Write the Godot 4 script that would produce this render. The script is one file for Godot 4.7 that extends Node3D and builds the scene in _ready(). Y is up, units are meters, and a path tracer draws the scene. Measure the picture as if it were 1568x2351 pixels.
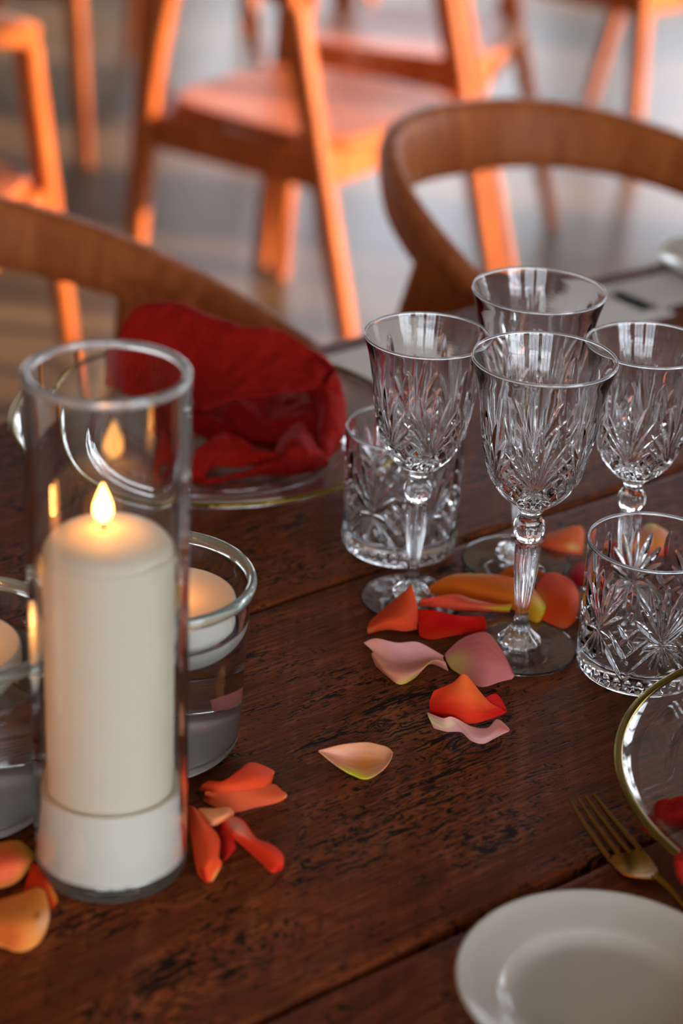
extends Node3D

const TOP := 0.75            # height of the table top
const ALONG := Vector3(0.777, 0.0, -0.629)   # the table's long direction
const ACROSS := Vector3(0.629, 0.0, 0.777)   # across the table, towards the near side

var M := {}
var used := {}
var last_shape: ArrayMesh

# ---------------------------------------------------------------- nodes

func numbered(called: String) -> String:
	var k: int = used.get(called, 0)
	used[called] = k + 1
	return called if k == 0 else "%s_%03d" % [called, k]

func tag(o: Node3D, label: String, category: String, group := "") -> Node3D:
	o.set_meta("label", label)
	o.set_meta("category", category)
	if group != "":
		o.set_meta("group", group)
	return o

func thing(called: String, label: String, category: String, at := Vector3.ZERO, turn := 0.0, group := "") -> Node3D:
	var o := Node3D.new()
	o.name = numbered(called)
	add_child(o)
	o.position = at
	o.rotation.y = turn
	return tag(o, label, category, group)

func part(called: String, shape: Mesh, m: Material, parent: Node) -> MeshInstance3D:
	var o := MeshInstance3D.new()
	o.name = called
	o.mesh = shape
	o.material_override = m
	o.cast_shadow = GeometryInstance3D.SHADOW_CASTING_SETTING_ON
	parent.add_child(o, true)
	return o

func single(called: String, shape: Mesh, m: Material, label: String, category: String, at := Vector3.ZERO, turn := 0.0, group := "") -> MeshInstance3D:
	var o := part(numbered(called), shape, m, self)
	o.position = at
	o.rotation.y = turn
	tag(o, label, category, group)
	return o

func structure(called: String, shape: Mesh, m: Material) -> MeshInstance3D:
	var o := part(called, shape, m, self)
	o.set_meta("kind", "structure")
	return o

func bead(r: float, y: float, wide: float, tall: float, n := 128) -> ArrayMesh:
	# a rounded rim
	var p := []
	for k in 13:
		var a := -TAU * k / 12.0
		p.append(Vector2(r + wide * cos(a), y + tall * sin(a)))
	return lathe(p, n)

func copy_of(o: Node3D, label: String, at: Vector3, turn := 0.0) -> Node3D:
	var c: Node3D = o.duplicate()
	c.name = numbered(String(o.name).rstrip("_0123456789"))
	add_child(c)
	c.position = at
	c.rotation.y = turn
	c.set_meta("label", label)
	return c

# ---------------------------------------------------------------- shapes

func grid(rows: Array, wrap := true, tints := [], uvs := [], closed := true) -> ArrayMesh:
	# rows of equally many points, joined by quads, with smooth normals; turned outside out when it is a closed body
	var n: int = rows[0].size()
	var v := PackedVector3Array()
	for r in rows:
		v.append_array(r)
	var idx := PackedInt32Array()
	var cols := n if wrap else n - 1
	for j in rows.size() - 1:
		for i in cols:
			var a := j * n + i
			var b := j * n + (i + 1) % n
			var c := a + n
			var d := b + n
			idx.append_array([a, b, d, a, d, c])
	var volume := 0.0
	if closed:
		for k in range(0, idx.size(), 3):
			volume += v[idx[k]].dot(v[idx[k + 1]].cross(v[idx[k + 2]]))
		if volume > 0.0:
			idx.reverse()
	return finish(v, idx, tints, uvs)

func finish(v: PackedVector3Array, idx: PackedInt32Array, tints := [], uvs := []) -> ArrayMesh:
	var nor := PackedVector3Array()
	nor.resize(v.size())
	for k in range(0, idx.size(), 3):
		var a := idx[k]
		var b := idx[k + 1]
		var c := idx[k + 2]
		var f := (v[c] - v[a]).cross(v[b] - v[a])
		nor[a] += f
		nor[b] += f
		nor[c] += f
	for k in nor.size():
		nor[k] = nor[k].normalized() if nor[k].length_squared() > 1e-30 else Vector3.UP
	var arrays := []
	arrays.resize(Mesh.ARRAY_MAX)
	arrays[Mesh.ARRAY_VERTEX] = v
	arrays[Mesh.ARRAY_NORMAL] = nor
	arrays[Mesh.ARRAY_INDEX] = idx
	if tints.size():
		arrays[Mesh.ARRAY_COLOR] = PackedColorArray(tints)
	if uvs.size():
		arrays[Mesh.ARRAY_TEX_UV] = PackedVector2Array(uvs)
	var m := ArrayMesh.new()
	m.add_surface_from_arrays(Mesh.PRIMITIVE_TRIANGLES, arrays)
	return m

func spline(p: Array, k: int) -> Array:
	# Catmull-Rom through the points, k steps per span
	var out := []
	for i in p.size() - 1:
		var a = p[maxi(i - 1, 0)]
		var b = p[i]
		var c = p[i + 1]
		var d = p[mini(i + 2, p.size() - 1)]
		for s in k:
			var t := float(s) / k
			out.append(0.5 * (2.0 * b + (c - a) * t + (2.0 * a - 5.0 * b + 4.0 * c - d) * t * t + (3.0 * b - a - 3.0 * c + d) * t * t * t))
	out.append(p[-1])
	return out

func ring(r: float, y: float, n: int) -> PackedVector3Array:
	var q := PackedVector3Array()
	for i in n:
		var a := TAU * i / n
		q.append(Vector3(r * sin(a), y, r * cos(a)))
	return q

func lathe(profile: Array, n := 96) -> ArrayMesh:
	var rows := []
	for p in profile:
		rows.append(ring(maxf(p.x, 0.0), p.y, n))
	return grid(rows)

func sweep(rings: Array) -> ArrayMesh:
	# a body from a row of closed outlines, with flat ends
	var rows := []
	for at_end in [0, -1]:
		var e: PackedVector3Array = rings[at_end]
		var mid := Vector3.ZERO
		for p in e:
			mid += p / e.size()
		var q := PackedVector3Array()
		var near := PackedVector3Array()
		for p in e:
			q.append(mid)
			near.append(p.lerp(mid, 0.06))
		if at_end == 0:
			rows.append(q)
			rows.append(near)
			rows.append_array(rings)
		else:
			rows.append(near)
			rows.append(q)
	return grid(rows)

func round_rect(w: float, h: float, r: float, k := 3) -> Array:
	var out := []
	for c in 4:
		var mid := Vector2((w / 2 - r) * (1 if c in [0, 3] else -1), (h / 2 - r) * (1 if c < 2 else -1))
		for i in k + 1:
			out.append(mid + r * Vector2.from_angle(PI / 2 * (c + float(i) / k)))
	return out

func outline(flat: Array, at: Vector3, x: Vector3, y: Vector3) -> PackedVector3Array:
	var q := PackedVector3Array()
	for p in flat:
		q.append(at + x * p.x + y * p.y)
	return q

func bar(a: Vector3, b: Vector3, wa: float, ha: float, wb: float, hb: float, side := Vector3.RIGHT, r := 0.006, steps := 3) -> ArrayMesh:
	# a straight tapering piece of wood from a to b; w runs along side
	var dir := (b - a).normalized()
	var x := (side - dir * side.dot(dir)).normalized()
	var y := dir.cross(x)
	var rings := []
	for i in steps + 1:
		var t := float(i) / steps
		var w := lerpf(wa, wb, t)
		var h := lerpf(ha, hb, t)
		rings.append(outline(round_rect(w, h, minf(r, minf(w, h) * 0.45)), a.lerp(b, t), x, y))
	return sweep(rings)

func box(size: Vector3, at := Vector3.ZERO, r := 0.004) -> ArrayMesh:
	return bar(at - Vector3(0, size.y / 2, 0), at + Vector3(0, size.y / 2, 0), size.x, size.z, size.x, size.z, Vector3.RIGHT, r, 1)

func joined(shapes: Array) -> ArrayMesh:
	var st := SurfaceTool.new()
	for s in shapes:
		st.append_from(s, 0, Transform3D())
	return st.commit()

func tube(p: Array, radii: Array, n := 10) -> ArrayMesh:
	var rings := []
	var x := Vector3.ZERO
	for i in p.size():
		var dir: Vector3 = (p[mini(i + 1, p.size() - 1)] - p[maxi(i - 1, 0)]).normalized()
		if x == Vector3.ZERO:
			x = dir.cross(Vector3(0.31, 0.9, 0.2)).normalized()
		x = (x - dir * x.dot(dir)).normalized()
		var y := dir.cross(x)
		var q := PackedVector3Array()
		for k in n:
			var a := TAU * k / n
			q.append(p[i] + (x * cos(a) + y * sin(a)) * float(radii[i]))
		rings.append(q)
	return sweep(rings)

func patch(points: Array, ku: int, kv: int) -> Array:
	# a smooth sheet through a net of control points
	var lines := []
	for r in points:
		lines.append(spline(r, kv))
	var rows := []
	for i in lines[0].size():
		var column := []
		for l in lines:
			column.append(l[i])
		rows.append(spline(column, ku))
	var out := []
	for j in rows[0].size():
		var q := PackedVector3Array()
		for i in rows.size():
			q.append(rows[i][j])
		out.append(q)
	return out

func sheet(rows: Array, thick: float, tints := []) -> ArrayMesh:
	# gives a smooth sheet two sides and an edge
	var nr := rows.size()
	var nc: int = rows[0].size()
	var over := []
	for j in nr:
		var a := PackedVector3Array()
		var b := PackedVector3Array()
		for i in nc:
			var du: Vector3 = rows[mini(j + 1, nr - 1)][i] - rows[maxi(j - 1, 0)][i]
			var dv: Vector3 = rows[j][mini(i + 1, nc - 1)] - rows[j][maxi(i - 1, 0)]
			var nn := du.cross(dv).normalized()
			a.append(rows[j][i] + nn * thick / 2)
			b.append(rows[j][i] - nn * thick / 2)
		b.reverse()
		a.append_array(b)
		over.append(a)
	var all := []
	var tint := []
	for e in [0, -1]:
		var q := PackedVector3Array()
		for i in 2 * nc:
			q.append((over[e][i] + over[e][2 * nc - 1 - i]) / 2)
		if e == 0:
			all.append(q)
			all.append_array(over)
		else:
			all.append(q)
	if tints.size():
		for j in nr + 2:
			for i in 2 * nc:
				tint.append(tints[clampi(j - 1, 0, nr - 1) * nc + (i if i < nc else 2 * nc - 1 - i)])
	return grid(all, true, tint)

# ---------------------------------------------------------------- materials

func noise(freq: float, seed_: int, octaves := 4, kind := FastNoiseLite.TYPE_SIMPLEX_SMOOTH) -> FastNoiseLite:
	var f := FastNoiseLite.new()
	f.noise_type = kind
	f.frequency = freq
	f.seed = seed_
	f.fractal_octaves = octaves
	return f

func noise_map(freq: float, seed_: int, ramp: Array, size := 512, octaves := 4) -> NoiseTexture2D:
	var t := NoiseTexture2D.new()
	t.width = size
	t.height = size
	t.seamless = true
	t.noise = noise(freq, seed_, octaves)
	var g := Gradient.new()
	g.offsets = PackedFloat32Array(ramp[0])
	var c := PackedColorArray()
	for s in ramp[1]:
		c.append(Color(s))
	g.colors = c
	t.color_ramp = g
	return t

func mat(called: String, colour: String, rough: float, spec := 0.5, metal := 0.0) -> StandardMaterial3D:
	var m := StandardMaterial3D.new()
	m.resource_name = called
	m.albedo_color = Color(colour)
	m.roughness = rough
	m.metallic_specular = spec
	m.metallic = metal
	M[called] = m
	return m

func table_wood_maps() -> Array:
	# old dark planks: brown grain, black open pits drawn out along the grain, dusty streaks, saw marks across
	var w := 2048
	var h := 1024
	var big := noise(1.0, 3, 3)
	var grain := noise(1.0, 11, 4)
	var fine := noise(1.0, 23, 2)
	var pits := noise(1.0, 37, 3)
	var saw := noise(1.0, 51, 2)
	var knots: Array[Vector3] = [Vector3(0.41, 0.055, 0.011), Vector3(0.95, 0.36, 0.009), Vector3(1.22, 0.14, 0.008)]
	var colour := PackedByteArray()
	colour.resize(w * h * 3)
	var relief := PackedByteArray()
	relief.resize(w * h)
	var k := 0
	for y in h:
		var v := 0.5 * y / h
		for x in w:
			var u := 1.5 * x / w
			var b := big.get_noise_2d(u * 4.0, v * 9.0)
			var g := grain.get_noise_2d(u * 3.5 + b * 0.5, v * 60.0 + b * 3.0)
			var f := fine.get_noise_2d(u * 12.0 + g * 0.3, v * 420.0)
			var p := pits.get_noise_2d(u * 88.0 + f * 0.15, v * 420.0 + g * 2.0)
			var q := pits.get_noise_2d(u * 17.0 + 50.0, v * 260.0 + g * 3.0)
			var s := saw.get_noise_2d(u * 60.0 + v * 50.0, v * 9.0)
			var worn := smoothstep(-0.15, 0.45, b + 0.25 * g)
			var pit := smoothstep(0.34, 0.46, p + 0.30 * worn - 0.12)
			var crack := smoothstep(0.36, 0.50, q + 0.26 * worn - 0.09)
			var dark := maxf(pit * 0.8, crack * 0.9)
			var tone := clampf(0.5 + 0.36 * g + 0.34 * f + 0.34 * b + 0.11 * s, 0.0, 1.0)
			var dust := smoothstep(0.05, 0.6, s * 0.45 + f * 0.6 + 0.35 * b) * 0.4
			var r := lerpf(lerpf(76.0, 148.0, tone), 146.0, dust)
			var gr := lerpf(lerpf(34.0, 74.0, tone), 92.0, dust)
			var bl := lerpf(lerpf(13.0, 36.0, tone), 60.0, dust)
			for kn: Vector3 in knots:
				if absf(u - kn.x) > 0.03 or absf(v - kn.y) > 0.02:
					continue
				var dk := Vector2((u - kn.x) * 0.75, v - kn.y).length() / kn.z + 0.25 * b + 0.12 * f
				if dk < 1.6:
					dark = maxf(dark, 0.55 * smoothstep(0.35, 0.1, absf(dk - 0.85)) + 0.35 * smoothstep(0.7, 0.2, dk))
			colour[k * 3] = int(lerpf(r, 17.0, dark))
			colour[k * 3 + 1] = int(lerpf(gr, 11.0, dark))
			colour[k * 3 + 2] = int(lerpf(bl, 8.0, dark))
			relief[k] = int(clampf(160.0 + 22.0 * f + 30.0 * g + 8.0 * s - 130.0 * dark, 0.0, 255.0))
			k += 1
	return [ImageTexture.create_from_image(Image.create_from_data(w, h, false, Image.FORMAT_RGB8, colour)),
		ImageTexture.create_from_image(Image.create_from_data(w, h, false, Image.FORMAT_L8, relief))]

func make_materials() -> void:
	var m := mat("table_wood", "ffffff", 0.55, 0.22)
	var maps := table_wood_maps()
	m.albedo_texture = maps[0]
	m.heightmap_enabled = true
	m.heightmap_texture = maps[1]
	m.heightmap_scale = 0.06
	m = mat("table_frame", "3a2116", 0.6)
	m = mat("chair_wood", "ffffff", 0.5, 0.35)
	m.albedo_texture = noise_map(0.012, 7, [[0.25, 0.5, 0.8], ["9c4f22", "ac5e2e", "ba6c3a"]], 512)
	m.uv1_triplanar = true
	m.uv1_scale = Vector3(6, 0.8, 6)
	m = mat("floor", "ffffff", 0.37, 0.28)
	m.albedo_texture = noise_map(0.006, 5, [[0.2, 0.5, 0.8], ["4a3b2d", "584737", "665342"]], 512, 5)
	m.uv1_triplanar = true
	m.uv1_world_triplanar = true
	m.uv1_scale = Vector3(0.35, 0.35, 0.35)
	mat("wall", "c2b9ad", 0.9)
	mat("ceiling", "e4ded4", 0.9)
	mat("frame", "3b3a38", 0.5)
	mat("porcelain", "bdb5a8", 0.16, 0.5)
	mat("paper", "f2f0ec", 0.85)
	mat("wax", "f5e4cc", 0.5, 0.4)
	mat("float_wax", "f6ece0", 0.5, 0.4)
	mat("poured_wax", "f8ecdc", 0.55, 0.4)
	mat("wick", "1c1512", 0.9)
	mat("gold", "7c682a", 0.22, 0.5, 1.0)
	mat("cutlery_gold", "94692a", 0.22, 0.5, 1.0)
	for g in [["crystal", 0.05, "ffffff"], ["solid_glass", 0.05, "fafdfb"], ["water", 0.033, "ffffff"], ["rim_glass", 0.05, "dcebe4"], ["whitened_rim", 0.05, "ffffff"], ["mottled_glass", 0.05, "fffaf4"]]:
		m = mat(g[0], g[2], 0.0, 0.5)
		m.albedo_color.a = 0.0
		m.refraction_enabled = true
		m.refraction_scale = g[1]
	M.mottled_glass.roughness = 0.4
	M.whitened_rim.albedo_color.a = 0.15  # a little white mixed in, standing for the light that glass rims gather
	M.whitened_rim.roughness = 0.12
	M.rim_glass.albedo_color.a = 0.12
	m = mat("pane", "ffffff", 0.0, 0.5)
	m.transparency = BaseMaterial3D.TRANSPARENCY_ALPHA
	m.albedo_color.a = 0.02
	m = mat("linen", "b41e16", 0.9, 0.25)
	m.rim_enabled = true
	m.rim = 0.2
	m.rim_tint = 0.8
	m.albedo_texture = noise_map(0.09, 15, [[0.25, 0.75], ["c8c8c8", "ffffff"]], 256, 3)
	m.uv1_triplanar = true
	m.uv1_scale = Vector3(14, 14, 14)
	m = mat("petal", "ffffff", 0.6, 0.22)
	m.vertex_color_use_as_albedo = true
	m.backlight_enabled = true
	m.backlight = Color(0.55, 0.4, 0.35)
	m = mat("flame", "000000", 1.0, 0.0)
	m.emission_enabled = true
	m.emission = Color(1.0, 0.62, 0.26)
	m.emission_energy_multiplier = 3.0
	m = mat("flame_core", "000000", 1.0, 0.0)
	m.emission_enabled = true
	m.emission = Color(1.0, 0.66, 0.32)
	m.emission_energy_multiplier = 16.0

# ---------------------------------------------------------------- the scene

func _ready() -> void:
	var cam := Camera3D.new()
	cam.name = "camera"
	add_child(cam)
	cam.position = Vector3(0, TOP + 0.65, 0)
	cam.basis = Basis(Vector3.RIGHT, deg_to_rad(-26.1)) * Basis(Vector3.BACK, deg_to_rad(2.65))
	var lens := CameraAttributesPhysical.new()
	lens.frustum_focal_length = 48.0
	lens.frustum_focus_distance = 1.23
	lens.exposure_aperture = 2.7
	cam.attributes = lens
	cam.fov = 28.07
	cam.near = 0.05
	cam.far = 60.0

	var air := WorldEnvironment.new()
	air.name = "air"
	var env := Environment.new()
	var sky := ProceduralSkyMaterial.new()
	sky.sky_top_color = Color(0.86, 0.90, 0.95)
	sky.sky_horizon_color = Color(0.90, 0.93, 0.97)
	sky.ground_horizon_color = Color(0.55, 0.56, 0.55)
	sky.ground_bottom_color = Color(0.40, 0.40, 0.38)
	sky.sky_energy_multiplier = 1.0
	env.background_mode = Environment.BG_SKY
	env.sky = Sky.new()
	env.sky.sky_material = sky
	env.background_energy_multiplier = 10.5
	env.tonemap_mode = Environment.TONE_MAPPER_LINEAR
	env.tonemap_exposure = 1.1
	env.sdfgi_enabled = true
	env.ssao_enabled = true
	env.ssil_enabled = true
	air.environment = env
	add_child(air)

	var sun := DirectionalLight3D.new()
	sun.name = "low_sun"
	sun.light_color = Color(1.0, 0.83, 0.65)
	sun.light_energy = 5.0
	sun.light_angular_distance = 0.8
	sun.shadow_enabled = true
	add_child(sun)
	sun.look_at_from_position(Vector3(0.94, 0.27, 0.16), Vector3.ZERO)

	make_materials()
	build_room()
	build_table()
	build_chairs()
	build_plates()
	build_candles()
	build_glasses()
	build_small_things()
	build_petals()

# ---------------------------------------------------------------- room

func wall_with_openings(along: Vector3, from: Vector3, length: float, height: float, thick: float, openings: Array) -> ArrayMesh:
	# a wall of real thickness, cut into the pieces between its openings [start, end, sill, head]
	var pieces := []
	var out := along.cross(Vector3.UP)
	var put := func(a: float, b: float, lo: float, hi: float) -> void:
		if b - a > 0.001 and hi - lo > 0.001:
			var size := Vector3(0, hi - lo, 0) + along.abs() * (b - a) + out.abs() * thick
			var bm := BoxMesh.new()
			bm.size = size
			var st := SurfaceTool.new()
			st.append_from(bm, 0, Transform3D(Basis(), from + along * (a + b) / 2 + Vector3(0, (lo + hi) / 2, 0)))
			pieces.append(st.commit())
	var at := 0.0
	for o in openings:
		put.call(at, o[0], 0.0, height)
		put.call(o[0], o[1], 0.0, o[2])
		put.call(o[0], o[1], o[3], height)
		at = o[1]
	put.call(at, length, 0.0, height)
	return joined(pieces)

func window_in(n: int, along: Vector3, from: Vector3, o: Array, bars: int) -> void:
	var w := Node3D.new()
	w.name = "window_%d" % n
	w.set_meta("kind", "structure")
	add_child(w)
	w.position = from + along * (o[0] + o[1]) / 2 + Vector3(0, (o[2] + o[3]) / 2, 0)
	var wide: float = o[1] - o[0]
	var high: float = o[3] - o[2]
	var f := []
	for s in [-1, 1]:
		f.append(bar(along * (s * (wide / 2 - 0.03)) - Vector3(0, high / 2, 0), along * (s * (wide / 2 - 0.03)) + Vector3(0, high / 2, 0), 0.06, 0.07, 0.06, 0.07, along, 0.005, 1))
		f.append(bar(-along * (wide / 2 - 0.06) + Vector3(0, s * (high / 2 - 0.03), 0), along * (wide / 2 - 0.06) + Vector3(0, s * (high / 2 - 0.03), 0), 0.06, 0.07, 0.06, 0.07, Vector3.UP, 0.005, 1))
	for k in bars:
		var c := along * (wide * ((k + 1.0) / (bars + 1.0) - 0.5))
		f.append(bar(c - Vector3(0, high / 2 - 0.06, 0), c + Vector3(0, high / 2 - 0.06, 0), 0.05, 0.06, 0.05, 0.06, along, 0.005, 1))
	part("window_frame", joined(f), M.frame, w)
	for k in bars + 1:
		var p := BoxMesh.new()
		p.size = along.abs() * (wide / (bars + 1.0) - 0.05) + Vector3(0, high - 0.12, 0) + along.cross(Vector3.UP).abs() * 0.006
		part("pane", p, M.pane, w).position = along * (wide * ((k + 0.5) / (bars + 1.0) - 0.5))

func build_room() -> void:
	var h := 3.4
	var fl := BoxMesh.new()
	fl.size = Vector3(9.5, 0.2, 12.2)
	structure("floor", fl, M.floor).position = Vector3(-1.95, -0.1, -2.2)
	var ce := BoxMesh.new()
	ce.size = Vector3(9.5, 0.2, 12.2)
	structure("ceiling", ce, M.ceiling).position = Vector3(-1.95, h + 0.1, -2.2)
	var zb := -8.1
	var back := [[2.2, 4.2, 0.45, 2.2], [5.75, 7.3, 0.45, 2.2], [7.5, 9.05, 0.45, 2.2]]
	structure("wall_back", wall_with_openings(Vector3.RIGHT, Vector3(-6.5, 0, zb - 0.1), 9.1, h, 0.2, back), M.wall)
	var right := [[0.3, 3.1, 0.4, 2.5], [5.7, 7.3, 0.3, 1.7], [7.6, 9.3, 0.3, 1.7], [9.6, 11.3, 0.3, 1.7]]
	structure("wall_right", wall_with_openings(Vector3.FORWARD, Vector3(2.7, 0, 3.6), 11.7, h, 0.2, right), M.wall)
	structure("wall_left", wall_with_openings(Vector3.FORWARD, Vector3(-6.6, 0, 3.6), 11.7, h, 0.2, []), M.wall)
	var front := [[5.2, 6.8, 0.5, 2.5], [7.1, 8.7, 0.5, 2.5]]
	structure("wall_front", wall_with_openings(Vector3.RIGHT, Vector3(-6.5, 0, 3.7), 9.1, h, 0.2, front), M.wall)
	var n := 1
	for o in back:
		window_in(n, Vector3.RIGHT, Vector3(-6.5, 0, zb - 0.1), o, 2)
		n += 1
	for o in front:
		window_in(n, Vector3.RIGHT, Vector3(-6.5, 0, 3.7), o, 2)
		n += 1
	for o in right:
		window_in(n, Vector3.FORWARD, Vector3(2.7, 0, 3.6), o, 2)
		n += 1

# ---------------------------------------------------------------- table

func plank(s0: float, s1: float, a0: float, a1: float, seed_: int) -> ArrayMesh:
	# one board: worn, slightly wavering edges, rounded arrises
	var nz := noise(3.0, seed_, 3)
	var rows := []
	var uvs := []
	var n := 90
	for i in n + 1:
		var a := lerpf(a0, a1, float(i) / n)
		var l := s0 + 0.0016 + 0.0016 * nz.get_noise_2d(a * 8.0, 1.0)
		var r := s1 - 0.0016 + 0.0016 * nz.get_noise_2d(a * 8.0, 9.0)
		var sag := 0.0006 * nz.get_noise_2d(a * 2.0, 5.0)
		var e := 0.0028 + 0.0016 * nz.get_noise_2d(a * 14.0, 3.0)
		var e2 := 0.0028 + 0.0016 * nz.get_noise_2d(a * 14.0, 7.0)
		var q := PackedVector3Array()
		for p in [[l, -0.045], [l, -e * 2.0], [l + e * 0.3, -e * 0.7], [l + e, 0.0 - e * 0.12], [l + e * 2.5, sag], [lerpf(l, r, 0.3), 0.0], [lerpf(l, r, 0.7), 0.0], [r - e2 * 2.5, sag], [r - e2, -e2 * 0.12], [r - e2 * 0.3, -e2 * 0.7], [r, -e2 * 2.0], [r, -0.045]]:
			q.append(ALONG * a + ACROSS * float(p[0]) + Vector3(0, minf(float(p[1]), 0.0), 0))
			uvs.append(Vector2(a / 1.5, float(p[0]) / 0.5))
		rows.append(q)
	var m := grid(rows, true, [], uvs)
	return m

func build_table() -> void:
	var t := thing("dining_table", "long dark rustic plank dining table with worn black-pitted boards, laid for a dinner", "table", Vector3(0, TOP, 0))
	var edge := [-1.305, -0.948, -0.617, -0.30]
	for k in 3:
		part("plank", plank(edge[k], edge[k + 1], -0.75, 2.35, 100 + k), M.table_wood, t)
	for s in [-1.12, -0.48]:
		part("apron", bar(ALONG * -0.65 + ACROSS * s + Vector3(0, -0.09, 0), ALONG * 2.25 + ACROSS * s + Vector3(0, -0.09, 0), 0.025, 0.09, 0.025, 0.09, ACROSS, 0.003, 1), M.table_frame, t)
		for a in [-0.6, 2.2]:
			part("leg", bar(ALONG * a + ACROSS * s + Vector3(0, -0.045, 0), ALONG * a + ACROSS * s + Vector3(0, -TOP, 0), 0.08, 0.08, 0.065, 0.065, ACROSS, 0.006, 2), M.table_frame, t)

# ---------------------------------------------------------------- chairs

func make_chair(label: String, m: Material, rear_top := Vector3(0.208, 0.757, -0.172), rear_foot := Vector3(0.234, 0, -0.222)) -> Node3D:
	# seat centre at the origin, facing +z; the crest rail is one bent piece that runs forward into the arms
	var c := thing("dining_chair", label, "chair", Vector3.ZERO, 0.0, "bent-rail wooden dining chairs")
	var rings := []
	var rim := round_rect(1.0, 1.0, 0.3, 3)
	for k in 61:
		var ang := deg_to_rad(lerpf(-104.0, 104.0, k / 60.0))
		var lift := 1.0 - cos(ang)
		var sn := sin(ang)
		var p := Vector3(0.228 * signf(sn) * pow(absf(sn), 0.886), 0.0, 0.367 * lift - 0.33)
		var share := absf(ang) / 1.815
		var topy := 0.808 - 0.077 * pow(lift, 1.5)
		var tall := lerpf(0.080, 0.042, pow(share, 1.3))
		var thin := lerpf(0.024, 0.034, share)
		var outw := Vector3(sn, 0, -cos(ang) * 0.7).normalized()
		var up := (Vector3.UP + outw * 0.16).normalized()
		rings.append(outline(rim, p + Vector3(0, topy - tall / 2, 0), outw * thin, up * tall))
	part("crest_rail", sweep(rings), m, c)
	for s in [-1, 1]:
		var rt := Vector3(rear_top.x * s, rear_top.y, rear_top.z)
		var r1 := []
		for k in 9:
			var t := k / 8.0
			var broad := lerpf(0.085, 0.05, smoothstep(0.0, 0.4, t)) * lerpf(1.0, 0.7, t)
			r1.append(outline(round_rect(0.036 * lerpf(1.0, 0.7, t), broad, 0.01), rt.lerp(Vector3(rear_foot.x * s, 0, rear_foot.z), t) + Vector3(0, 0, (broad - 0.05) * 0.4), Vector3.RIGHT, Vector3.BACK))
		part("leg", sweep(r1), m, c)
		var ft := Vector3(0.222 * s, 0.67, 0.118)
		var r2 := []
		for k in 9:
			var t := k / 8.0
			r2.append(outline(round_rect(0.034 * lerpf(1.0, 0.75, t), 0.046 * lerpf(1.0, 0.66, t), 0.01), ft.lerp(Vector3(0.236 * s, 0, 0.295), t), Vector3.RIGHT, Vector3.BACK))
		part("leg", sweep(r2), m, c)
		part("apron", bar(Vector3(0.208 * s, 0.405, -0.175), Vector3(0.222 * s, 0.405, 0.18), 0.022, 0.062, 0.022, 0.062, Vector3.RIGHT, 0.004, 1), m, c)
	part("apron", bar(Vector3(-0.2, 0.405, -0.178), Vector3(0.2, 0.405, -0.178), 0.022, 0.062, 0.022, 0.062, Vector3.BACK, 0.004, 1), m, c)
	part("apron", bar(Vector3(-0.215, 0.405, 0.178), Vector3(0.215, 0.405, 0.178), 0.022, 0.062, 0.022, 0.062, Vector3.BACK, 0.004, 1), m, c)
	var seat := []
	for lv in [[0.434, 0.97], [0.438, 0.995], [0.446, 1.0], [0.453, 0.99], [0.456, 0.96], [0.452, 0.7], [0.449, 0.35]]:
		var q := PackedVector3Array()
		for k in 48:
			var a := TAU * k / 48
			var ca := cos(a)
			var sa := sin(a)
			var sx := signf(ca) * pow(absf(ca), 0.42)
			var sz := signf(sa) * pow(absf(sa), 0.42)
			q.append(Vector3(sx * (0.205 + 0.018 * sz) * float(lv[1]), lv[0], sz * 0.212 * float(lv[1]) + 0.005))
		seat.append(q)
	part("seat", sweep(seat), m, c)
	return c

func build_chairs() -> void:
	var near := make_chair("brown wooden chair drawn up behind the wine glasses, its curved back seen whole", M.chair_wood, Vector3(0.217, 0.735, -0.075), Vector3(0.29, 0, -0.28))
	near.position = Vector3(0.307, 0, -1.995)
	near.rotation.y = 0.6403
	var l := make_chair("brown wooden chair behind the red napkin, its long arm sloping to the table", M.chair_wood, Vector3(0.217, 0.735, -0.06), Vector3(0.27, 0, -0.2))
	l.position = Vector3(-0.249, 0, -1.627)
	l.rotation.y = 1.0434
	var c1 := make_chair("orange oak chair side-on in the middle distance with its seat in full view", M.chair_wood)
	c1.position = Vector3(-0.09, 0, -3.60)
	c1.rotation.y = deg_to_rad(56)
	copy_of(c1, "orange oak chair standing behind the side-on one, its legs showing under the near chair's back", Vector3(0.09, 0, -4.17), deg_to_rad(76))
	copy_of(c1, "orange oak chair cut off by the left edge of the photo, above the dark arm", Vector3(-0.735, 0, -2.93), deg_to_rad(170))
	copy_of(c1, "far oak chair of which one leg shows left of the side-on chair", Vector3(-0.785, 0, -4.925), deg_to_rad(-107))
	copy_of(c1, "farthest oak chair, its legs showing above the side-on chair's seat", Vector3(-0.33, 0, -5.75), deg_to_rad(50))
	copy_of(c1, "oak chair at the top right corner with a dark seat edge and one sunlit leg", Vector3(0.65, 0, -5.04), deg_to_rad(-135))

# ---------------------------------------------------------------- plates

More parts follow.
